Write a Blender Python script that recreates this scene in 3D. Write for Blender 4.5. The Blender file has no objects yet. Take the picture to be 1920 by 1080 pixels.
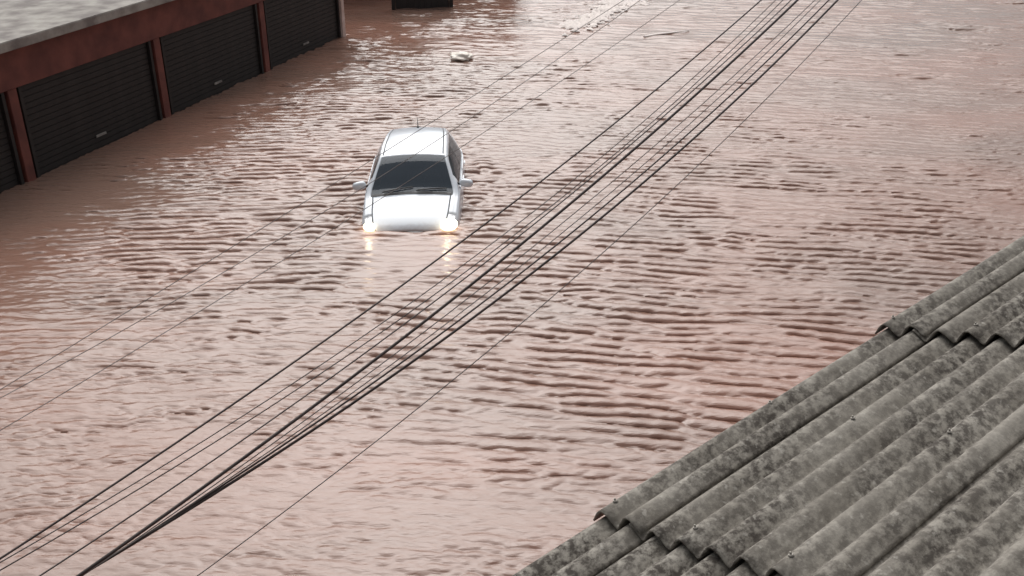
import bpy, bmesh, math, random
import numpy as np
from mathutils import Vector, Matrix
R_ = math.radians
rng = np.random.default_rng(11)
random.seed(5)
S = bpy.context.scene
COL = S.collection

# ------------------------------------------------------------------ camera
CAM_H, PITCH, FPX = 7.0, R_(27.0), 1900.0
cam = bpy.data.cameras.new('camera'); camo = bpy.data.objects.new('camera', cam); COL.objects.link(camo)
camo.location = (0, 0, CAM_H); camo.rotation_euler = (math.pi/2 - PITCH, 0, 0)
cam.sensor_width = 36.0; cam.lens = 36.0*FPX/1920.0; cam.clip_start = 0.05; cam.clip_end = 3000
S.camera = camo
# ------------------------------------------------------------------ sky, sun, exposure (overcast day, light from behind the scene)
SUN_EL, SUN_AZ = R_(49), R_(-8)          # azimuth from +Y towards +X
W = bpy.data.worlds.new('World'); S.world = W; W.use_nodes = True
wn = W.node_tree; wn.nodes.clear()
sky = wn.nodes.new('ShaderNodeTexSky'); sky.sky_type = 'NISHITA'; sky.sun_disc = False
sky.sun_elevation = SUN_EL; sky.sun_rotation = SUN_AZ; sky.air_density = 1.0; sky.dust_density = 4.0; sky.ozone_density = 1.0
hs = wn.nodes.new('ShaderNodeHueSaturation'); hs.inputs['Saturation'].default_value = 0.12
bg = wn.nodes.new('ShaderNodeBackground'); bg.inputs['Strength'].default_value = 0.08
wo = wn.nodes.new('ShaderNodeOutputWorld')
wn.links.new(sky.outputs[0], hs.inputs['Color']); wn.links.new(hs.outputs[0], bg.inputs[0]); wn.links.new(bg.outputs[0], wo.inputs[0])
sl = bpy.data.lights.new('sun', 'SUN'); sl.energy = 1.5; sl.angle = R_(64); sl.color = (1.0, 0.965, 0.93)
so = bpy.data.objects.new('sun', sl); COL.objects.link(so)
sd = Vector((math.sin(SUN_AZ)*math.cos(SUN_EL), math.cos(SUN_AZ)*math.cos(SUN_EL), math.sin(SUN_EL)))
so.rotation_euler = sd.to_track_quat('Z', 'Y').to_euler(); so.location = sd*50
S.view_settings.view_transform = 'Standard'; S.view_settings.look = 'None'
S.view_settings.gamma = 1.0; S.view_settings.use_curve_mapping = False
S.view_settings.exposure = 0.55

# ------------------------------------------------------------------ helpers
CF = np.array([0, math.cos(PITCH), -math.sin(PITCH)]); CR = np.array([1., 0, 0]); CU = np.array([0, math.sin(PITCH), math.cos(PITCH)])
CC = np.array([0, 0, CAM_H])
def ray(x, y): return CF + CR*(x-960)/FPX + CU*(540-y)/FPX
def ground(x, y, z=0.0):
    d = ray(x, y); return CC + d*(z-CAM_H)/d[2]

def tag(o, label=None, cat=None, group=None, kind=None):
    if label: o['label'] = label
    if cat: o['category'] = cat
    if group: o['group'] = group
    if kind: o['kind'] = kind
    return o
def empty(name, loc=(0, 0, 0), rz=0.0):
    o = bpy.data.objects.new(name, None); COL.objects.link(o); o.location = loc; o.rotation_euler = (0, 0, rz); o.empty_display_size = .2
    return o
def link(name, me, mat, parent=None, smooth=False):
    o = bpy.data.objects.new(name, me); COL.objects.link(o)
    if mat and not me.materials: me.materials.append(mat)
    if parent: o.parent = parent
    if smooth: me.polygons.foreach_set('use_smooth', [True]*len(me.polygons))
    return o
def from_bm(name, bm, mat, parent=None, smooth=False):
    me = bpy.data.meshes.new(name); bmesh.ops.recalc_face_normals(bm, faces=bm.faces); bm.to_mesh(me); bm.free()
    return link(name, me, mat, parent, smooth)
def bm_box(bm, c, s, rz=0.0, bev=0.0):
    r = bmesh.ops.create_cube(bm, size=1.0)
    M = Matrix.Translation(c) @ Matrix.Rotation(rz, 4, 'Z') @ Matrix.Diagonal((s[0], s[1], s[2], 1))
    bmesh.ops.transform(bm, matrix=M, verts=r['verts'])
    if bev:
        es = {e for v in r['verts'] for e in v.link_edges}
        bmesh.ops.bevel(bm, geom=list(es), offset=bev, segments=2, affect='EDGES')
def box(name, c, s, mat, parent=None, rz=0.0, bev=0.0):
    bm = bmesh.new(); bm_box(bm, c, s, rz, bev); return from_bm(name, bm, mat, parent)
def tube_mesh(name, pts, rad, n=8):
    pts = np.asarray(pts, float); m = len(pts)
    rad = np.broadcast_to(np.asarray(rad, float), (m,))
    T = np.gradient(pts, axis=0); T /= np.linalg.norm(T, axis=1)[:, None]
    ref = np.array([0, 0, 1.]) if abs(T[0][2]) < .9 else np.array([1., 0, 0])
    A = np.cross(T, ref); A /= np.linalg.norm(A, axis=1)[:, None]; B = np.cross(T, A)
    a = np.arange(n)*2*math.pi/n
    V = pts[:, None] + rad[:, None, None]*(np.cos(a)[None, :, None]*A[:, None] + np.sin(a)[None, :, None]*B[:, None])
    F = [(i*n+j, i*n+(j+1) % n, (i+1)*n+(j+1) % n, (i+1)*n+j) for i in range(m-1) for j in range(n)]
    F += [tuple(range(n))[::-1], tuple(range((m-1)*n, m*n))]
    me = bpy.data.meshes.new(name); me.from_pydata(V.reshape(-1, 3).tolist(), [], F); me.update()
    return me
def tube(name, pts, rad, mat, parent=None, n=8):
    return link(name, tube_mesh(name, pts, rad, n), mat, parent, True)

# ------------------------------------------------------------------ materials
def mat(name, col, rough=.6, metal=0., spec=.5, **kw):
    m = bpy.data.materials.new(name); m.use_nodes = True
    p = m.node_tree.nodes['Principled BSDF']
    p.inputs['Base Color'].default_value = (*col, 1); p.inputs['Roughness'].default_value = rough
    p.inputs['Metallic'].default_value = metal; p.inputs['Specular IOR Level'].default_value = spec
    for k, v in kw.items(): p.inputs[k].default_value = v
    return m
def nd(m, t): return m.node_tree.nodes.new(t)
def lk(m, a, b): m.node_tree.links.new(a, b)
def noisy(m, c1, c2, scale=6., detail=6., lo=.35, hi=.65, stretch=(1, 1, 1), bump=0., bscale=None, rot=(0, 0, 0)):
    """object-space two-colour mottling and optional fine relief"""
    p = m.node_tree.nodes['Principled BSDF']
    tc = nd(m, 'ShaderNodeTexCoord'); mp = nd(m, 'ShaderNodeMapping'); mp.inputs['Scale'].default_value = stretch; mp.inputs['Rotation'].default_value = rot
    lk(m, tc.outputs['Object'], mp.inputs[0])
    n = nd(m, 'ShaderNodeTexNoise'); n.inputs['Scale'].default_value = scale; n.inputs['Detail'].default_value = detail
    lk(m, mp.outputs[0], n.inputs['Vector'])
    r = nd(m, 'ShaderNodeValToRGB'); r.color_ramp.elements[0].position = lo; r.color_ramp.elements[1].position = hi
    r.color_ramp.elements[0].color = (*c1, 1); r.color_ramp.elements[1].color = (*c2, 1)
    lk(m, n.outputs['Fac'], r.inputs[0]); lk(m, r.outputs[0], p.inputs['Base Color'])
    if bump:
        b = nd(m, 'ShaderNodeBump'); b.inputs['Strength'].default_value = bump; b.inputs['Distance'].default_value = .01
        n2 = nd(m, 'ShaderNodeTexNoise'); n2.inputs['Scale'].default_value = bscale or scale*4; n2.inputs['Detail'].default_value = 6
        lk(m, mp.outputs[0], n2.inputs['Vector']); lk(m, n2.outputs['Fac'], b.inputs['Height']); lk(m, b.outputs[0], p.inputs['Normal'])
    return r

M_paint = mat('white_paint', (.62, .67, .73), .28, 0, .5, **{'Coat Weight': .6, 'Coat Roughness': .06})
M_paint2 = M_paint.copy(); M_paint2.name = 'white_paint_clean'
def muddy(m):
    p = m.node_tree.nodes['Principled BSDF']; tc = nd(m, 'ShaderNodeTexCoord'); sx = nd(m, 'ShaderNodeSeparateXYZ'); lk(m, tc.outputs['Object'], sx.inputs[0])
    n = nd(m, 'ShaderNodeTexNoise'); n.inputs['Scale'].default_value = 14; n.inputs['Detail'].default_value = 6; lk(m, tc.outputs['Object'], n.inputs['Vector'])
    a = nd(m, 'ShaderNodeMath'); a.operation = 'MULTIPLY_ADD'; a.inputs[1].default_value = .10; lk(m, n.outputs['Fac'], a.inputs[0]); lk(m, sx.outputs['Z'], a.inputs[2])
    r = nd(m, 'ShaderNodeMapRange'); r.inputs['From Min'].default_value = .775; r.inputs['From Max'].default_value = .685; r.inputs['To Max'].default_value = .4; lk(m, a.outputs[0], r.inputs['Value'])
    x = nd(m, 'ShaderNodeMix'); x.data_type = 'RGBA'; lk(m, r.outputs[0], x.inputs[0]); x.inputs[6].default_value = p.inputs['Base Color'].default_value; x.inputs[7].default_value = (.27, .17, .13, 1)
    lk(m, x.outputs[2], p.inputs['Base Color'])
muddy(M_paint)
M_gap = mat('panel_gap', (.02, .02, .022), .8)
M_trim = mat('black_trim', (.018, .018, .02), .55)
M_seat = mat('dark_cloth', (.03, .03, .033), .9)
M_light = mat('headlight_glow', (.3, .29, .26), .2); 
_p = M_light.node_tree.nodes['Principled BSDF']; _p.inputs['Emission Color'].default_value = (1, .86, .60, 1); _p.inputs['Emission Strength'].default_value = 3.5
M_house = mat('lamp_housing', (.55, .56, .58), .15, .3)
M_chrome = mat('mirror_glass', (.6, .62, .65), .05, 1.)
# tinted car glass: see-through, dark, glossy
M_glass = bpy.data.materials.new('tinted_glass'); M_glass.use_nodes = True
_t = M_glass.node_tree; _t.nodes.clear()
_o = nd(M_glass, 'ShaderNodeOutputMaterial'); _mx = nd(M_glass, 'ShaderNodeMixShader'); _tr = nd(M_glass, 'ShaderNodeBsdfTransparent'); _gl = nd(M_glass, 'ShaderNodeBsdfGlossy'); _fr = nd(M_glass, 'ShaderNodeFresnel')
_tr.inputs[0].default_value = (.38, .42, .46, 1); _gl.inputs['Roughness'].default_value = .04; _gl.inputs[0].default_value = (.93, .96, 1, 1); _fr.inputs[0].default_value = 1.55
lk(M_glass, _fr.outputs[0], _mx.inputs[0]); lk(M_glass, _tr.outputs[0], _mx.inputs[1]); lk(M_glass, _gl.outputs[0], _mx.inputs[2]); _df = nd(M_glass, 'ShaderNodeBsdfDiffuse'); _df.inputs[0].default_value = (.24, .34, .46, 1); _m2 = nd(M_glass, 'ShaderNodeMixShader'); _m2.inputs[0].default_value = .09
lk(M_glass, _mx.outputs[0], _m2.inputs[1]); lk(M_glass, _df.outputs[0], _m2.inputs[2]); lk(M_glass, _m2.outputs[0], _o.inputs[0])

M_glass2 = M_glass.copy(); M_glass2.name = 'side_glass'; [n for n in M_glass2.node_tree.nodes if n.type == 'MIX_SHADER' and not n.inputs[0].is_linked][0].inputs[0].default_value = .03
[n for n in M_glass2.node_tree.nodes if n.type == 'BSDF_TRANSPARENT'][0].inputs[0].default_value = (.05, .055, .06, 1)
[n for n in M_glass2.node_tree.nodes if n.type == 'FRESNEL'][0].inputs[0].default_value = 1.25
M_cable = mat('black_cable', (.022, .018, .018), .6)
M_cable2 = mat('weathered_cable', (.07, .06, .058), .7)
M_cable3 = mat('grey_cable', (.16, .14, .135), .7)
for _m, _a, _b in ((M_cable, (.02, .012, .011), (.05, .034, .031)), (M_cable2, (.045, .037, .036), (.1, .085, .08)), (M_cable3, (.11, .095, .09), (.21, .19, .18))):
    noisy(_m, _a, _b, 9.)

M_water = mat('muddy_water', (.40, .25, .215), .10, 0, .5, IOR=1.5)
def build_water_mat():
    m = M_water; p = m.node_tree.nodes['Principled BSDF']
    g = nd(m, 'ShaderNodeNewGeometry')
    # silt: slow streaky drift of redder and greyer mud
    mp = nd(m, 'ShaderNodeMapping'); mp.inputs['Scale'].default_value = (.16, .3, 1); mp.inputs['Rotation'].default_value = (0, 0, R_(-14))
    lk(m, g.outputs['Position'], mp.inputs[0])
    n = nd(m, 'ShaderNodeTexNoise'); n.inputs['Scale'].default_value = 1.0; n.inputs['Detail'].default_value = 5; n.inputs['Distortion'].default_value = .6
    lk(m, mp.outputs[0], n.inputs['Vector'])
    r = nd(m, 'ShaderNodeValToRGB'); e = r.color_ramp.elements
    e[0].position = .36; e[0].color = (.222, .139, .109, 1); e[1].position = .64; e[1].color = (.283, .153, .114, 1)
    lk(m, n.outputs['Fac'], r.inputs[0]); lk(m, r.outputs[0], p.inputs['Base Color'])
    # capillary ripples too small for the mesh
    mp2 = nd(m, 'ShaderNodeMapping'); mp2.inputs['Scale'].default_value = (6, 19, 1); mp2.inputs['Rotation'].default_value = (0, 0, R_(7))
    lk(m, g.outputs['Position'], mp2.inputs[0])
    n2 = nd(m, 'ShaderNodeTexNoise'); n2.inputs['Scale'].default_value = 1.0; n2.inputs['Detail'].default_value = 4; n2.inputs['Distortion'].default_value = .4
    lk(m, mp2.outputs[0], n2.inputs['Vector'])
    b = nd(m, 'ShaderNodeBump'); b.inputs['Strength'].default_value = .5; b.inputs['Distance'].default_value = .02
    lk(m, n2.outputs['Fac'], b.inputs['Height']); lk(m, b.outputs[0], p.inputs['Normal'])
build_water_mat()

M_shutter = mat('dark_steel', (.015, .012, .012), .6); noisy(M_shutter, (.011, .009, .0085), (.022, .018, .017), 3., 6., bump=.15)
M_terra = mat('terracotta_render', (.32, .12, .08), .85); noisy(M_terra, (.24, .085, .058), (.36, .14, .095), 1.4, 8., bump=.3, bscale=40)
M_redband = mat('oxide_red_paint', (.15, .045, .035), .7); noisy(M_redband, (.10, .03, .025), (.19, .06, .045), 2., 8.)
M_pale = mat('pale_pink_render', (.62, .5, .46), .85); noisy(M_pale, (.45, .33, .29), (.68, .56, .52), 3., 8., bump=.3)
M_conc = mat('concrete', (.3, .28, .26), .9); noisy(M_conc, (.18, .16, .15), (.36, .34, .31), 2.5, 8., bump=.4)
M_bolt = mat('zinc_bolt', (.30, .28, .25), .7, .3)
M_bag = mat('pale_plastic', (.85, .78, .70), .5)
M_foam = mat('foam', (.82, .74, .70), .8)
M_bed = mat('silt', (.16, .10, .08), .9); noisy(M_bed, (.12, .075, .06), (.2, .13, .1), 1.)

# ------------------------------------------------------------------ ground and water
WATER_LOCAL = .60        # street is this far below the water
box('ground', (0, 40, -WATER_LOCAL-.1), (900, 900, .2), M_bed)['kind'] = 'structure'

CAR_YAW = R_(1.0)                      # anticlockwise: the tail points away and a little left
car_dir = np.array([-math.sin(CAR_YAW), math.cos(CAR_YAW), 0]); car_rt = np.array([math.cos(CAR_YAW), math.sin(CAR_YAW), 0])
car_org = ground(769, 425, .05) - car_dir*.32; car_org[2] = -WATER_LOCAL-.015

def build_water():
    N, L = 2048, 66.0
    kx = np.fft.fftfreq(N, L/N)*2*math.pi
    KX, KY = np.meshgrid(kx, kx, indexing='ij'); K = np.hypot(KX, KY)+1e-9; TH = np.arctan2(KY, KX)
    def field(lam, bw, dirdeg, spread, seed, even=0.):
        """random surface: wavelengths round lam, travelling round dirdeg; returns unit-rms height and its along-slope displacement"""
        g = np.random.default_rng(seed); Z = g.normal(size=(N, N)) + 1j*g.normal(size=(N, N))
        k0 = 2*math.pi/lam
        A = np.exp(-.5*(np.log(K/k0)/bw)**2)
        if spread < 180:
            d = (TH - R_(dirdeg) + math.pi/2) % math.pi - math.pi/2
            A = A*np.exp(-.5*(d/R_(spread))**2)
        Hk = Z*A; h = np.fft.ifft2(Hk).real; s = h.std()
        dx = np.fft.ifft2(-1j*Hk*KX/K).real/s; dy = np.fft.ifft2(-1j*Hk*KY/K).real/s
        h = h/s
        if even:      # even out the wave groups so that ripples run on without gaps
            env = np.fft.ifft2(np.fft.fft2(h*h)*np.exp(-.5*(K*even)**2)).real
            g_ = np.clip(env, .06, None)**-.5; h, dx, dy = [1.25*np.tanh(q*g_/1.25) for q in (h, dx, dy)]
        return h, dx, dy
    def low(lam, seed, sx=1., sy=1.):
        g = np.random.default_rng(seed); Z = g.normal(size=(N, N)) + 1j*g.normal(size=(N, N))
        kk = np.hypot(KX/sx, KY/sy); h = np.fft.ifft2(Z*np.exp(-.5*(kk*lam/5.)**2)).real; return h/h.std()
    # grid over the water, finer near the viewer; row spacing follows distance so ripples keep their detail
    ys = [4.0]
    while ys[-1] < 50: ys.append(ys[-1] + .019*(ys[-1]/8)**.72)
    ys = np.array(ys); nc = 640
    c = np.linspace(-1, 1, nc)
    Y = np.repeat(ys[:, None], nc, 1); X = c[None, :]*(.60*np.sqrt(Y**2+49)+1.5)
    def samp(f):
        fx = ((X+33)/L*N) % N; fy = ((Y-.0)/L*N) % N
        i = np.floor(fx).astype(int); j = np.floor(fy).astype(int); a = fx-i; b = fy-j; i1 = (i+1) % N; j1 = (j+1) % N; i %= N; j %= N
        return (f[i, j]*(1-a)+f[i1, j]*a)*(1-b)+(f[i, j1]*(1-a)+f[i1, j1]*a)*b
    def blob(px, py, rx, ry, rot=0., z=0.):
        p = ground(px, py); dx, dy = X-p[0], Y-p[1]; cr, sr = math.cos(R_(rot)), math.sin(R_(rot))
        u, v = dx*cr+dy*sr, -dx*sr+dy*cr
        return np.exp(-.5*((u/rx)**2+(v/ry)**2))
    w1 = [samp(f) for f in field(.25, .22, 81, 7.5, 1, .25)]      # right-hand wind ripples, crests drop to the right
    w2 = [samp(f) for f in field(.235, .24, 93, 9.5, 2, .25)]      # left-hand ripples
    w3 = [samp(f) for f in field(.15, .30, 88, 26, 3, .15)]      # small chop
    w4 = [samp(f) for f in field(.22, .32, 84, 20, 4, .2)]     # confused water
    w5 = [samp(f) for f in field(2.2, .4, 90, 60, 5)]       # slow swell
    w6 = [samp(f) for f in field(.50, .32, 82, 15, 6, .4)]  # longer ripples on the far water
    pat = samp(low(2.2, 7, 1.0, 1.6)); pat2 = samp(low(1.0, 8, .6, 1.6))
    # how rough each patch is
    m1 = 1.25*blob(1250, 470, 3.4, 3.2) + .9*blob(1000, 420, 2.2, 2.6) + .75*blob(1230, 640, 2.4, 1.3) + .35*blob(1150, 790, 1.6, .9) + .5*blob(1700, 420, 4, 4) + .6*blob(1120, 170, 2.6, 3.0) + .5*blob(1650, 180, 6, 7)
    m2 = 1.25*blob(560, 270, 2.0, 5.0) + .6*blob(800, 190, 1.6, 2.6) + .8*blob(600, 460, 1.6, 1.5) + .55*blob(250, 420, 3, 3) + .7*blob(900, 330, .9, 2.4)
    m3 = .38 + .35*blob(700, 640, 3, 2.) + .55*blob(900, 320, 1.1, 2.2)
    m4 = .9*blob(1000, 30, 2.0, 3.5) + .55*blob(760, 110, 1.8, 3) + .6*blob(1130, 20, 1.0, 2.) + 1.35*blob(910, 335, .6, 1.9) + .7*blob(650, 390, .4, 1.2) + .15
    calm = (1-.85*blob(770, 480, .75, .8))*(1-.65*blob(1180, 60, 2.6, 1.6, 20))*(1-.7*blob(690, 15, .9, 2.4))
    g1 = np.clip(.9+.28*pat, .3, 1.5); g2 = np.clip(.9+.3*pat2, .3, 1.6)
    a1 = .0138*np.minimum(m1, 1.3)*g1*calm+.0012; a2 = .0136*np.minimum(m2, 1.3)*g1*calm+.0012; a3 = (.0044+.0042*m3)*g2*calm; a4 = .0115*m4*g1*calm*g2
    far = np.clip((50-Y)/6, 0, 1)*np.clip((1-np.abs(c))[None, :]*14, 0, 1)*np.clip((Y-4)*1.5, 0, 1)
    a1, a2, a3, a4 = a1*far, a2*far, a3*far, a4*far; a5 = .008*far
    h = a1*w1[0]+a2*w2[0]+a3*w3[0]+a4*w4[0]+a5*w5[0]
    m6 = np.clip((Y-20)/7, 0, 1)*(.55+.45*np.clip(pat2+.4, 0, 1.5))*(.7+.4*np.clip(pat, 0, 1.6))*(1-.5*blob(1180, 60, 2.2, 1.2, 20))
    a6 = .019*m6*far; h = h+a6*w6[0]; ch = 1.6
    dx = ch*(a1*w1[1]+a2*w2[1]+a3*w3[1]+a4*.8*w4[1]+.8*a6*w6[1])
    dy = ch*(a1*w1[2]+a2*w2[2]+a3*w3[2]+a4*.8*w4[2]+.8*a6*w6[2])
    dy = dy - .25*(a1*w1[0]+a2*w2[0])         # crests lean towards the viewer
    V = np.stack([X+dx, Y+dy, h], -1).reshape(-1, 3)
    nr = len(ys); idx = np.arange(nr*nc).reshape(nr, nc)
    Q = np.stack([idx[:-1, :-1], idx[:-1, 1:], idx[1:, 1:], idx[1:, :-1]], -1).reshape(-1, 4)
    # the flat remainder out to the horizon, joined along the grid's rim
    rim = [idx[0, 0], idx[0, -1], idx[-1, -1], idx[-1, 0]]
    far_v = np.array([[-400, -400, -.012], [400, -400, -.012], [400, 440, -.012], [-400, 440, -.012]], float)
    n0 = len(V); V = np.concatenate([V, far_v])
    Q = np.concatenate([Q, np.array([[n0, n0+1, rim[1], rim[0]], [n0+1, n0+2, rim[2], rim[1]], [n0+2, n0+3, rim[3], rim[2]], [n0+3, n0, rim[0], rim[3]]])])
    me = bpy.data.meshes.new('water')
    me.vertices.add(len(V)); me.vertices.foreach_set('co', V.ravel())
    me.loops.add(Q.size); me.loops.foreach_set('vertex_index', Q.ravel().astype(np.int32))
    me.polygons.add(len(Q)); me.polygons.foreach_set('loop_start', np.arange(0, Q.size, 4, dtype=np.int32)); me.polygons.foreach_set('loop_total', np.full(len(Q), 4, np.int32))
    me.update(calc_edges=True); me.validate()
    o = link('water', me, M_water, None, True); o['kind'] = 'structure'
    print('water quads', len(Q))
build_water()

# ------------------------------------------------------------------ building along the street, upper left
def street_building():
    a = ground(647, 68); b = ground(511, 131); d = (b-a)/np.linalg.norm(b-a); d[2] = 0
    rz = math.atan2(d[1], d[0])                       # local +x runs from the far corner towards the viewer, local +y away from the street... 
    t = empty('street_building', (a[0], a[1], -WATER_LOCAL), rz)
    tag(t, 'dark building with closed steel shutters at the upper left corner of the flood', 'building')
    ln, dp, ht = 17.0, 6.0, 3.15
    sgn = 1 if np.cross(d, [1, 0, 0])[2] < 0 else -1  # side away from the street
    sgn = -1 if (np.array([-math.sin(rz), math.cos(rz)])@np.array([1, 0]) > 0) else 1
    Yc = lambda off: sgn*off
    box('wall', (ln/2+.1, Yc(dp/2+.14), ht/2), (ln, dp, ht), M_terra, t)
    box('corner_pillar', (.09, Yc(.10), ht/2-.003), (.18, .28, ht-.006), M_pale, t, bev=.01)
    box('fascia_band', (ln/2+.2, Yc(.07), 2.755), (ln-.05, .16, .72), M_redband, t, bev=.01)
    box('roof_slab', (ln/2, Yc(dp/2), ht+.09), (ln+.5, dp+.6, .18), M_conc, t, bev=.015)
    # roller shutters, each a curtain of steel slats in a frame
    x = .22
    sm = bpy.data.meshes.new('slat'); bm = bmesh.new(); bm_box(bm, (0, 0, 0), (3.7, .03, .112), 0, .008); bm.to_mesh(sm); bm.free(); sm.materials.append(M_shutter)
    for k in range(4):
        sh = box('shutter', (x+1.9, Yc(.125), 1.18), (3.8, .02, 2.36), M_shutter, t)
        for i in range(20):
            s = bpy.data.objects.new('slat', sm); COL.objects.link(s); s.parent = sh; s.location = (x+1.9, Yc(.10), .08+i*.118)
        for e in (0.0, 3.8): box('guide_rail', (x+e, Yc(.07), 1.19), (.08, .09, 2.38), M_shutter, t, bev=.005)
        box('lock_bar', (x+1.9, Yc(.075), .86), (.30, .03, .05), M_conc, sh, bev=.006)
        x += 3.9
        if k < 3:
            box('pier', (x+.1, Yc(.075), 1.195), (.22, .13, 2.39), M_redband, t, bev=.008); x += .32
street_building()

# house and gate at the far end of the water
def far_house():
    t = empty('far_house', (-6.9, 36.6, -WATER_LOCAL)); tag(t, 'terracotta house whose red wall shows only as a reflection at the top', 'house')
    box('wall', (0, 3.0, 3.1), (6.6, 6.0, 6.2), M_terra, t)
    for x in (-1.6, 1.4):
        w = box('window', (x, -.03, 2.6), (1.2, .06, 1.0), M_shutter, t); box('sill', (x, -.08, 2.06), (1.34, .2, .06), M_conc, w)
    box('wing_wall', (5.2, 5.5, 2.2), (3.7, 5.0, 4.4), M_terra, t); box('wing_roof', (5.3, 5.5, 4.5), (4.0, 5.4, .2), M_conc, t)
    box('roof', (0, 3.0, 6.3), (7.2, 6.6, .2), M_conc, t, bev=.02)
    a, b = ground(742, 17), ground(842, 13)
    g = empty('steel_gate', (*((a+b)/2)[:2], -WATER_LOCAL), math.atan2(b[1]-a[1], b[0]-a[0])); tag(g, 'dark steel gate standing in the water at the top edge', 'gate')
    wd = np.linalg.norm(b-a)
    n = 9
    for i in range(n): box('board', (-wd/2+(i+.5)*wd/n, 0, .95), (wd/n-.005, .04, 1.9), M_shutter, g, bev=.004)
    box('backing_plate', (0, .026, .95), (wd, .006, 1.88), M_shutter, g)
    for z in (.4, 1.6): box('rail', (0, .045, z), (wd, .05, .07), M_shutter, g)
    for s in (-1, 1): box('post', (s*(wd/2+.07), 0, 1.0), (.12, .12, 2.0), M_shutter, g, bev=.008)
far_house()

# ------------------------------------------------------------------ the car
def build_car():
    def interp(xs, fs, x):          # monotone cubic
        xs = np.array(xs, float); fs = np.array(fs, float); x = np.atleast_1d(x)
        h = np.diff(xs); d = np.diff(fs)/h; m = np.zeros(len(xs)); m[0], m[-1] = d[0], d[-1]
        for i in range(1, len(xs)-1):
            m[i] = 0 if d[i-1]*d[i] <= 0 else (h[i-1]+h[i])/((2*h[i]+h[i-1])/3/d[i-1]+(h[i]+2*h[i-1])/3/d[i])*1.0 if True else 0
        for i in range(1, len(xs)-1):
            if d[i-1]*d[i] > 0:
                w1, w2 = 2*h[i]+h[i-1], h[i]+2*h[i-1]; m[i] = (w1+w2)/(w1/d[i-1]+w2/d[i])
        i = np.clip(np.searchsorted(xs, x)-1, 0, len(xs)-2); t = (x-xs[i])/h[i]
        return (fs[i]*(1+2*t)*(1-t)**2 + h[i]*m[i]*t*(1-t)**2 + fs[i+1]*t*t*(3-2*t) + h[i]*m[i+1]*t*t*(t-1))
    ZT = ([0, .04, .10, .20, .45, .85, 1.17, 1.22, 1.6, 1.96, 2.15, 2.5, 2.95, 3.3, 3.52, 3.58, 3.72, 3.77], [.50, .60, .66, .715, .795, .878, .935, .955, 1.19, 1.395, 1.44, 1.475, 1.475, 1.445, 1.40, 1.345, .98, .75])
    WR = ([0, .10, .25, .6, 1.17, 1.22, 1.6, 1.96, 2.4, 3.0, 3.52, 3.6, 3.77], [.50, .63, .69, .74, .775, .785, .700, .612, .600, .575, .535, .55, .60])
    CRW = ([0, .2, 1.0, 1.3, 2.0, 3.5, 3.77], [.05, .055, .05, .055, .045, .045, .04])
    WB = ([0, .10, .25, .6, 1.2, 2.0, 3.0, 3.5, 3.77], [.58, .71, .775, .81, .83, .848, .848, .79, .66])
    ZB = ([0, .10, .25, .6, 1.17, 1.35, 2.0, 3.0, 3.5, 3.77], [.46, .585, .65, .745, .855, .885, .905, .935, .95, .70])
    WM = ([0, .08, .2, .5, 1.0, 2.0, 3.0, 3.5, 3.77], [.62, .74, .81, .85, .875, .888, .888, .84, .70])
    ZM = ([0, .2, .6, 3.5, 3.77], [.40, .50, .62, .64, .60])
    def section(y):
        zt, wr, cr, wb, zb, wm, zm = [float(interp(*A, y)[0]) for A in (ZT, WR, CRW, WB, ZB, WM, ZM)]
        zb = min(zb, zt-cr-.025)
        gx, gz = (wr+wb)/2, (zt-cr+zb)/2                 # greenhouse side, slightly bulged
        return np.array([(-wr*.5, zt-.22*cr), (0, zt), (wr*.5, zt-.22*cr), (wr*.93, zt-.80*cr), (wr+.012, zt-cr-.02*min(1, (zt-cr-zb)/.2)), (gx+.022, gz), (wb, zb), (wb+.022, zb-.03), (wm, zm), (wm, zm-.2), (wm-.07, .2), (wm-.12, .16)])
    def cr_eval(P, v):                                    # Catmull-Rom, v=0 at (0,zt)
        i = min(int(v), len(P)-4); t = v-i; p0, p1, p2, p3 = P[i], P[i+1], P[i+2], P[i+3]
        return .5*(2*p1+(p2-p0)*t+(2*p0-5*p1+4*p2-p3)*t*t+(3*p1-p0-3*p2+p3)*t**3)
    vs = sorted(set([0, .25, .5, .75, 1, 1.3, 1.6, 1.8, 1.86, 1.92, 2, 2.25, 2.5, 2.75, 3, 3.12, 3.18, 3.45, 3.75, 4.0, 4.3, 4.6, 4.80, 4.86, 5, 5.3, 5.6, 6, 6.25, 6.5, 6.75, 7, 7.5, 8, 8.5, 8.95]))
    ysec = sorted(set(np.round(np.concatenate([[0, .012, .03, .055, .063, .10, .15, .20, .25, .31, .37, .43, .50, .6, .7, .8, .9, 1.0, 1.09, 1.15, 1.158, 1.17, 1.20, 1.22, 1.26, 1.34, 1.42, 1.5, 1.508, 1.6, 1.7, 1.8, 1.88, 1.94, 1.96, 2.0, 2.06, 2.15, 2.25, 2.35, 2.44, 2.448, 2.50, 2.58, 2.7, 2.85, 3.0, 3.1, 3.2, 3.26, 3.268, 3.36, 3.44, 3.50, 3.52, 3.55, 3.58, 3.61, 3.66, 3.71, 3.75, 3.77]]), 4)))
    P = np.zeros((len(ysec), len(vs), 3))
    for i, y in enumerate(ysec):
        sec = section(y)
        for j, v in enumerate(vs):
            q = cr_eval(sec, v); P[i, j] = (q[0], y if y > 1.17 else 1.17-(1.17-y)*.86, q[1])
    P[:, 0, 0] = 0
    inr = lambda a, lo, hi: lo-1e-6 <= a <= hi+1e-6
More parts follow.
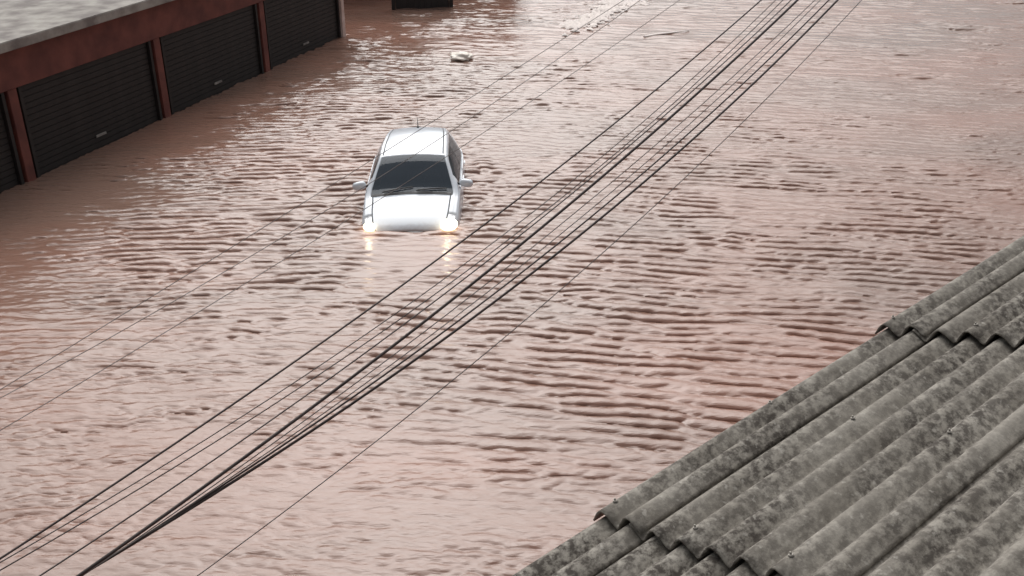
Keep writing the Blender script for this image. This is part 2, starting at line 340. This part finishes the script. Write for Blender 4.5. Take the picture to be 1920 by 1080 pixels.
    def region(y0, y1, v0, v1):
        R = lambda a, b, c, d: inr(y0, a, b) and inr(y1, a, b) and inr(v0, c, d) and inr(v1, c, d)
        if R(1.22, 1.94, 0, 2.0): return 'windshield'
        if R(3.58, 3.71, 0, 2.0): return 'rear_window'
        if R(1.60, 2.44, 3.18, 4.80): return 'front_side_window'
        if R(2.44, 2.50, 3.18, 4.80): return 'door_pillar'
        if R(2.50, 3.26, 3.18, 4.80): return 'rear_side_window'
        if R(.063, .50, 1.92, 4.6): return 'headlight'
        if R(.055, .063, 0, 1.92) or R(1.15, 1.158, 0, 1.92) or R(.055, 1.158, 1.86, 1.92): return 'hood_gap'
        if R(.063, 1.15, 0, 1.86): return 'hood'
        for k, (a, b) in enumerate(((1.5, 1.508), (2.44, 2.448), (3.26, 3.268))):
            if R(a, b, 4.86, 8): return 'door_gap%d' % k
        if R(1.508, 2.44, 4.86, 8): return 'front_door'
        if R(2.448, 3.26, 4.86, 8): return 'rear_door'
        if R(2.0, 3.50, 1.86, 1.92): return 'roof_moulding'
        if R(1.158, 1.22, 0, 2.0): return 'cowl'
        return 'body'
    quads = {}
    for sgn in (1, -1):
        for i in range(len(ysec)-1):
            for j in range(len(vs)-1):
                r = region(ysec[i], ysec[i+1], vs[j], vs[j+1])
                key = r if r in ('body', 'hood_gap', 'hood', 'windshield', 'rear_window', 'cowl') else (r, sgn)
                q = [P[i, j], P[i, j+1], P[i+1, j+1], P[i+1, j]]
                q = [p*np.array([sgn, 1, 1]) for p in q]
                quads.setdefault(key, []).append(q if sgn > 0 else q[::-1])
    # front and rear caps
    for row, rev in ((0, False), (-1, True)):
        for sgn in (1, -1):
            for j in range(len(vs)-1):
                a, b = P[row, j]*np.array([sgn, 1, 1]), P[row, j+1]*np.array([sgn, 1, 1])
                quads['body'].append([a, b, b*np.array([0, 1, 1]), a*np.array([0, 1, 1])])
    root = empty('hatchback_car', tuple(car_org), CAR_YAW)
    root.rotation_euler = (0, R_(-1.3), CAR_YAW)
    tag(root, 'white hatchback stranded in brown floodwater with its headlights on', 'car')
    def emit(name, qs, mt, parent, solid=0., off=0.):
        bm = bmesh.new()
        for q in qs:
            q2 = []
            for p in q:
                if not any(np.allclose(p, r) for r in q2): q2.append(p)
            if len(q2) < 3: continue
            try: bm.faces.new([bm.verts.new(p) for p in q2])
            except Exception: pass
        bmesh.ops.remove_doubles(bm, verts=bm.verts, dist=1e-5)
        bmesh.ops.recalc_face_normals(bm, faces=bm.faces)
        bm.normal_update()
        c = sum((f.normal.dot(f.calc_center_median()-Vector((0, 1.9, .6))) for f in bm.faces))
        if c < 0: bmesh.ops.reverse_faces(bm, faces=bm.faces)
        me = bpy.data.meshes.new(name); bm.to_mesh(me); bm.free()
        o = link(name, me, mt, parent, True)
        if off:
            n = np.zeros(len(me.vertices)*3); me.vertices.foreach_get('normal', n); co = np.zeros_like(n); me.vertices.foreach_get('co', co); me.vertices.foreach_set('co', co+n*off)
        if solid:
            s = o.modifiers.new('thick', 'SOLIDIFY'); s.thickness = solid; s.offset = -1; me.materials.append(M_seat); s.material_offset = 1
        return o
    body = emit('body', quads['body'], M_paint, root, .004)
    emit('hood_gap', quads['hood_gap'], M_gap, body, .0, -.006)
    for sgn in (1, -1):
        for k in range(3): emit('door_gap', quads[('door_gap%d' % k, sgn)], M_gap, body, .0, -.006)
    emit('hood', quads['hood'], M_paint, root, .004)
    emit('cowl', quads['cowl'], M_trim, root, .004)
    ws = emit('windshield', quads['windshield'], M_glass, root); emit('rear_window', quads['rear_window'], M_glass, root)
    for sgn in (1, -1):
        emit('front_side_window', quads[('front_side_window', sgn)], M_glass2, root)
        emit('rear_side_window', quads[('rear_side_window', sgn)], M_glass2, root)
        for nm in ('front_door', 'rear_door'):
            dr = emit(nm, quads[(nm, sgn)], M_paint, root, .004)
            yh = 2.28 if nm == 'front_door' else 3.10
            w = float(interp(*WM, yh)[0])
            box('door_handle', (sgn*(w-.006), yh, .80), (.03, .17, .03), M_paint, dr, bev=.01)
        emit('door_pillar', quads[('door_pillar', sgn)], M_trim, root, .004)
        emit('roof_moulding', quads[('roof_moulding', sgn)], M_trim, root, .004, .003)
        hl = emit('headlight', quads[('headlight', sgn)], M_house, root, .004, .003)
        bm = bmesh.new(); bmesh.ops.create_uvsphere(bm, u_segments=20, v_segments=12, radius=1)
        k = 1.25 if sgn > 0 else .88
        bmesh.ops.transform(bm, matrix=Matrix.Translation((sgn*.685, .315, .685)) @ Matrix.Rotation(-sgn*.35, 4, 'Z') @ Matrix.Diagonal((.115*k, .14*k, .072*k, 1)), verts=bm.verts)
        from_bm('lamp_lens', bm, M_light, hl, True)
        pl = bpy.data.lights.new('headlight_lamp', 'POINT'); pl.energy = .9; pl.color = (1, .80, .56); pl.shadow_soft_size = .05
        po = bpy.data.objects.new('headlight_lamp', pl); COL.objects.link(po); po.parent = root; po.location = (sgn*.66, .04, .80)
        # door mirror
        bm = bmesh.new(); bmesh.ops.create_uvsphere(bm, u_segments=20, v_segments=12, radius=1)
        for v in bm.verts:
            x, y, z = v.co; f = lambda a, p: math.copysign(abs(a)**p, a)
            v.co = (f(x, .75)*.125, f(y, .8)*.075*(1 if y < 0 else .55), f(z, .8)*.075)
        mr = from_bm('door_mirror', bm, M_paint2, root, True); mr.location = (sgn*.965, 1.50, .985); mr.rotation_euler = (0, sgn*R_(8), -sgn*R_(10))
        arm = box('mirror_arm', (-sgn*.13, .0, -.035), (.12, .05, .04), M_trim, mr, bev=.01)
        box('mirror_glass', (0, .045, 0), (.2, .008, .11), M_chrome, mr, bev=.003)
    # wipers resting at the base of the windshield
    def wpt(x, y, lift):      # point on the windshield
        z = float(interp(*ZT, y)[0]); w = float(interp(*WR, y)[0]); c = float(interp(*CRW, y)[0]); return (x, y-lift*.5, z-c*.8*(x/w)**2+lift)
    for (xa, xb, ya, yb) in ((.10, .62, 1.235, 1.285), (-.50, .02, 1.235, 1.30)):
        k = np.linspace(0, 1, 9)
        wp = tube('wiper', [wpt(xa+(xb-xa)*t, ya+(yb-ya)*t, .022) for t in k], .011, M_trim, root, 6)
        tube('wiper_arm', [wpt(xa+(xb-xa)*t*.55-.02, ya-.03+(yb-ya+.03)*t*.55, .038) for t in k], .010, M_trim, wp, 6)
    zc = float(interp(*ZT, 3.4)[0])
    an = tube('antenna', [(.0, 3.40, zc+.01), (-.005, 3.43, zc+.09), (-.012, 3.47, zc+.20)], [.011, .007, .005], M_trim, root, 6)
    box('antenna_base', (0, 3.40, zc+.012), (.05, .08, .03), M_trim, an, bev=.01)
    # inside: dashboard, wheel, seats, floor
    tub = box('cabin_floor', (0, 2.4, .70), (1.36, 2.1, .05), M_seat, root)
    box('dashboard', (0, 1.42, .80), (1.36, .40, .16), M_trim, root, bev=.04)
    bm = bmesh.new(); 
    for k in range(20):
        a = k*2*math.pi/20; r = bmesh.ops.create_cube(bm, size=.035); bmesh.ops.translate(bm, verts=r['verts'], vec=(math.cos(a)*.17, 0, math.sin(a)*.17))
    sw = from_bm('steering_wheel', bm, M_trim, root); sw.location = (.34, 1.66, .95); sw.rotation_euler = (R_(-25), 0, 0)
    for x in (-.34, .34):
        st = box('seat_back', (x, 2.32, .93), (.46, .14, .5), M_seat, root, bev=.05); box('headrest', (x, 2.36, 1.24), (.24, .09, .15), M_seat, st, bev=.035)
    box('rear_seat', (0, 3.08, .92), (1.1, .16, .42), M_seat, root, bev=.05)
build_car()

# ------------------------------------------------------------------ corrugated roof, lower right
M_sheet = mat('fibre_cement', (.28, .27, .25), .95)
def sheet_mat():
    m = M_sheet; p = m.node_tree.nodes['Principled BSDF']
    tc = nd(m, 'ShaderNodeTexCoord')
    def noise(scale, stretch, detail=7., rough=.6):
        mp = nd(m, 'ShaderNodeMapping'); mp.inputs['Scale'].default_value = stretch; lk(m, tc.outputs['Object'], mp.inputs[0])
        n = nd(m, 'ShaderNodeTexNoise'); n.inputs['Scale'].default_value = scale; n.inputs['Detail'].default_value = detail; n.inputs['Roughness'].default_value = rough
        lk(m, mp.outputs[0], n.inputs['Vector']); return n
    def ramp(n, lo, hi, c1, c2):
        r = nd(m, 'ShaderNodeValToRGB'); r.color_ramp.elements[0].position = lo; r.color_ramp.elements[1].position = hi
        r.color_ramp.elements[0].color = (*c1, 1); r.color_ramp.elements[1].color = (*c2, 1); lk(m, n.outputs['Fac'], r.inputs[0]); return r
    base = ramp(noise(3., (1, 1, 1)), .3, .7, (.18, .163, .138), (.34, .318, .28))
    grime = ramp(noise(24., (1, .8, 1), 9., .68), .43, .60, (.95, .95, .95), (0, 0, 0))
    lich = ramp(noise(26., (1, 1, 1), 5., .5), .62, .70, (0, 0, 0), (1, 1, 1))
    where = ramp(noise(2.2, (1, .5, 1), 3.), .36, .60, (.3, .3, .3), (1, 1, 1))
    gm = nd(m, 'ShaderNodeMath'); gm.operation = 'MULTIPLY'; lk(m, grime.outputs[0], gm.inputs[0]); lk(m, where.outputs[0], gm.inputs[1])
    m1 = nd(m, 'ShaderNodeMix'); m1.data_type = 'RGBA'; lk(m, gm.outputs[0], m1.inputs[0]); lk(m, base.outputs[0], m1.inputs[6]); m1.inputs[7].default_value = (.045, .037, .031, 1)
    ml = nd(m, 'ShaderNodeMath'); ml.operation = 'MULTIPLY'; ml.inputs[1].default_value = .45; lk(m, lich.outputs[0], ml.inputs[0])
    m2 = nd(m, 'ShaderNodeMix'); m2.data_type = 'RGBA'; lk(m, ml.outputs[0], m2.inputs[0]); lk(m, m1.outputs[2], m2.inputs[6]); m2.inputs[7].default_value = (.42, .40, .36, 1)
    lk(m, m2.outputs[2], p.inputs['Base Color'])
    b = nd(m, 'ShaderNodeBump'); b.inputs['Strength'].default_value = .5; b.inputs['Distance'].default_value = .006
    lk(m, noise(60., (1, 1, 1), 6.).outputs['Fac'], b.inputs['Height']); lk(m, b.outputs[0], p.inputs['Normal'])
sheet_mat()
def corrugated_roof():
    PITCHW, AMP = .177, .039
    h, e, ro = R_(50.15), R_(3.87), R_(20.85)
    u = Vector((math.sin(h)*math.cos(e), math.cos(h)*math.cos(e), math.sin(e)))
    s0 = Vector((math.cos(h), -math.sin(h), 0)); n0 = s0.cross(u); s = math.cos(ro)*s0+math.sin(ro)*n0; n = s.cross(u)
    P = Vector((.4567, 3.8584, 3.7506))
    t = empty('corrugated_roof'); t.matrix_world = Matrix(((s.x, u.x, n.x, P.x), (s.y, u.y, n.y, P.y), (s.z, u.z, n.z, P.z-AMP), (0, 0, 0, 1)))
    tag(t, 'mossy grey corrugated fibre cement roof in the lower right corner', 'roof')
    def sheet(x0, x1, y0, y1, tilt, z, seed, skew=0.):
        r = random.Random(seed); nx = max(3, int((x1-x0)/PITCHW*14)); ny = max(2, int((y1-y0)/.06))
        bm = bmesh.new(); rows = []; ph = r.random()*6
        for j in range(ny+1):
            y = y0+(y1-y0)*j/ny; row = []
            for i in range(nx+1):
                x = x0+(x1-x0)*i/nx
                c = .7*(2*abs(math.cos(math.pi*x/PITCHW))-1)+.3*math.cos(2*math.pi*x/PITCHW)
                zz = AMP*c + z + tilt*(y1-y)/(y1-y0) + .003*math.sin(y*1.7+ph+x*2)
                ye = y + (skew*(x-x0)+.006*math.sin(x*9+ph)+.004*(r.random()-.5) if j in (0, ny) else 0)
                row.append(bm.verts.new((x, ye, zz)))
            rows.append(row)
        for j in range(ny):
            for i in range(nx): bm.faces.new((rows[j][i], rows[j][i+1], rows[j+1][i+1], rows[j+1][i]))
        o = from_bm('sheet', bm, M_sheet, t, True)
        md = o.modifiers.new('thick', 'SOLIDIFY'); md.thickness = .009; md.offset = -1
        return o
    # courses from the bottom up: each upper course laps over the lower one
    courses = [(-2.4, .34, 0.), (0., 2.75, .012), (2.42, 5.1, .024), (4.77, 7.2, .036)]
    for k, (y0, y1, z) in enumerate(courses):
        edge = -.035 if k == 0 else -.075
        cols = [(edge, 1.44*PITCHW, .022), (1.1*PITCHW, 7.44*PITCHW, .0), (7.1*PITCHW, 13.44*PITCHW, -.016), (13.1*PITCHW, 19.44*PITCHW, -.032), (19.1*PITCHW, 25.5*PITCHW, -.048)]
        for c, (x0, x1, dz) in enumerate(cols):
            sheet(x0, x1, y0, y1, .032, z+dz, 31*k+c)
    for y in (.05, 2.48, 4.84): box('purlin', (2.28, y, -.085), (4.4, .07, .05), M_conc, t)
    bmb = bmesh.new(); bmesh.ops.create_cone(bmb, cap_ends=True, segments=10, radius1=.013, radius2=.011, depth=.005); r_ = bmesh.ops.create_cone(bmb, cap_ends=True, segments=6, radius1=.005, radius2=.0045, depth=.012)
    bmesh.ops.translate(bmb, verts=r_['verts'], vec=(0, 0, .007)); bme = bpy.data.meshes.new('bolt'); bmb.to_mesh(bme); bmb.free(); bme.materials.append(M_bolt)
    for y, z in ((.10, .045), (1.3, .03), (2.52, .058), (4.95, .07)):
        for k in range(0, 25, 3):
            c = 0 if k <= 1 else 1 + (k-1)//6
            b = bpy.data.objects.new('bolt', bme); COL.objects.link(b); b.parent = t; b.location = (k*PITCHW+.004, y, AMP+z+.022-.016*min(c, 4)-(.006 if c else 0)+.004)
    # rafters and the wall that carries the roof
    for x in (.25, 1.3, 2.4, 3.5): box('rafter', (x, 2.4, -.175), (.06, 9.4, .12), M_conc, t)
    w = empty('roof_house', (0, 0, 0)); bpy.data.objects.remove(w)
    bm = bmesh.new()
    def wp(x, y, z): return P + s*x + u*y + n*z
    top = [wp(.18, -2.3, -.24), wp(4.3, -2.3, -.24), wp(4.3, 7.0, -.24), wp(.18, 7.0, -.24)]
    tv = [bm.verts.new(p) for p in top]; bv = [bm.verts.new((p.x, p.y, -WATER_LOCAL)) for p in top]
    for i in range(4): bm.faces.new((tv[i], tv[(i+1) % 4], bv[(i+1) % 4], bv[i]))
    hw = from_bm('house_wall', bm, M_terra); tag(hw, 'house walls hidden under the mossy corrugated roof', 'wall')
corrugated_roof()

# ------------------------------------------------------------------ overhead cables
def cable(name, label, a, b, mid, da, db, px, mt, ext=(1.2, 1.6), group=None):
    """a, b: two sightings with distances da, db; mid: a third sighting, placed in the vertical plane through the other two, gives the sag"""
    A, B = CC+ray(*a)*da, CC+ray(*b)*db
    d = (B-A)[:2]; nrm = np.array([-d[1], d[0]]); r = ray(*mid)
    t = ((A-CC)[:2]@nrm)/(r[:2]@nrm); Mp = CC+r*t
    tm = ((Mp-A)[:2]@d)/(d@d)
    sag = (Mp[2]-(A[2]+(B[2]-A[2])*tm))/(tm*(1-tm)) if 0.02 < tm < .98 else 0
    sag = max(min(sag, 0.0), -.9)
    ts = np.linspace(-ext[0], 1+ext[1], 90)
    pts = A+(B-A)*ts[:, None]; pts[:, 2] += sag*ts*(1-ts)
    rad = px/2/FPX*(da+db)/2
    o = tube(name, pts, rad, mt, None, 8)
    tag(o, label, 'cable', group); return o
cable('power_cable', 'thick black cable, uppermost of the main bundle crossing the flood', (511, 707), (1400, 24), (940, 397), 5.0, 7.0, 3.2, M_cable)
cable('thin_wire', 'thin wire just below the uppermost thick cable of the bundle', (511, 744), (1405, 48), (960, 428), 5.0, 7.0, 1.7, M_cable2)
cable('thin_wire', 'second thin wire below the uppermost thick cable of the bundle', (511, 760), (1405, 62), (960, 444), 5.0, 7.0, 1.9, M_cable2)
cable('power_cable', 'medium cable just above the thickest middle cable of the bundle', (511, 786), (1405, 74), (900, 500), 5.05, 7.0, 2.4, M_cable2)
cable('power_cable', 'thickest black cable running through the middle of the bundle', (511, 819), (1409, 82), (960, 472), 5.05, 7.0, 5.2, M_cable)
cable('thin_wire', 'thin wire just below the thickest middle cable', (511, 832), (1409, 112), (930, 518), 5.1, 7.0, 1.7, M_cable2)
cable('thin_wire', 'faint wire midway between the thickest cable and the lowest pair', (511, 842), (1409, 126), (960, 512), 5.1, 7.1, 1.7, M_cable2)
cable('power_cable', 'upper cable of the lowest close pair in the bundle', (511, 848), (1409, 142), (960, 525), 5.1, 7.0, 3.2, M_cable)
cable('power_cable', 'lowest thick black cable of the main bundle', (511, 856), (1409, 160), (960, 541), 5.1, 7.0, 4.6, M_cable)
cable('thin_wire', 'lone thin wire running below the main bundle of cables', (511, 976), (1400, 222), (960, 621), 5.6, 7.6, 1.7, M_cable2)
cable('thin_wire', 'uppermost of three faint wires, passing over the rear of the car roof', (511, 416), (900, 172), (700, 298), 8.0, 8.8, 1.25, M_cable3)
cable('thin_wire', 'middle of three faint wires, passing over the top of the windshield', (511, 456), (870, 230), (690, 346), 8.0, 8.8, 1.25, M_cable3)
cable('thin_wire', 'lowest of three faint wires, passing over the hood of the car', (511, 500), (860, 279), (690, 388), 8.0, 8.8, 1.25, M_cable3)

# ------------------------------------------------------------------ things adrift
def floating_bag():
    p = ground(864, 111)
    bm = bmesh.new(); bmesh.ops.create_icosphere(bm, subdivisions=4, radius=1)
    from mathutils import noise
    for v in bm.verts:
        q = v.co.copy(); k = 1+.45*noise.noise(q*1.7+Vector((3, 1, 0)))+.16*noise.noise(q*5)
        bend = .1*math.sin(q.x*2.2)
        v.co = (q.x*.30*k, q.y*.26*k+bend-q.x*.1, q.z*.11*k+.05)
    o = from_bm('floating_bag', bm, M_bag, None, True); o.location = (p[0], p[1], .02); o.rotation_euler = (0, 0, R_(-24))
    tag(o, 'crumpled pale bag floating alone on the water beyond the car', 'bag')
floating_bag()
def floating_strip():
    a, b = ground(1208, 70), ground(1292, 57)
    k = np.linspace(0, 1, 12); pts = a+(b-a)*k[:, None]; pts[:, 2] = .035+.008*np.sin(k*9); pts[:, 0] += .0; pts[:, 1] += .05*np.sin(k*5)
    me = tube_mesh('floating_strip', pts, .055*np.clip(1.2-k*.8, .2, 1), 8); o = link('floating_strip', me, M_foam, None, True); o.scale = (1, 1, .5)
    tag(o, 'pale narrow strip floating near the top right under the cables', 'debris')
floating_strip()
def foam():
    bm = bmesh.new(); r = random.Random(3)
    path = [(1062, 52, 10), (1100, 42, 14), (1130, 27, 14), (1150, 6, 16), (1175, 6, 8), (1215, -2, 6)]
    for k in range(760):
        i = r.randrange(len(path)-1); t = r.random(); a, b = path[i], path[i+1]
        x = a[0]+(b[0]-a[0])*t+r.gauss(0, 1)*.6*a[2]; y = a[1]+(b[1]-a[1])*t+r.gauss(0, 1)*(.2+.5*r.random())*a[2]
        p = ground(x, y); rad = .025+.075*r.random()**2; m = 6; c = bm.verts.new((p[0], p[1], .045+rad*(.3+.5*r.random()))); ring = []
        for j in range(m):
            an = j*2*math.pi/m+r.random()*.5; q = rad*(.6+.7*r.random()); ring.append(bm.verts.new((p[0]+math.cos(an)*q*1.7, p[1]+math.sin(an)*q*1.5, .018)))
        for j in range(m): bm.faces.new((c, ring[j], ring[(j+1) % m]))
    o = from_bm('foam', bm, M_foam, None, True); tag(o, 'broken white foam along the current at the top edge', 'foam', kind='stuff')
foam()
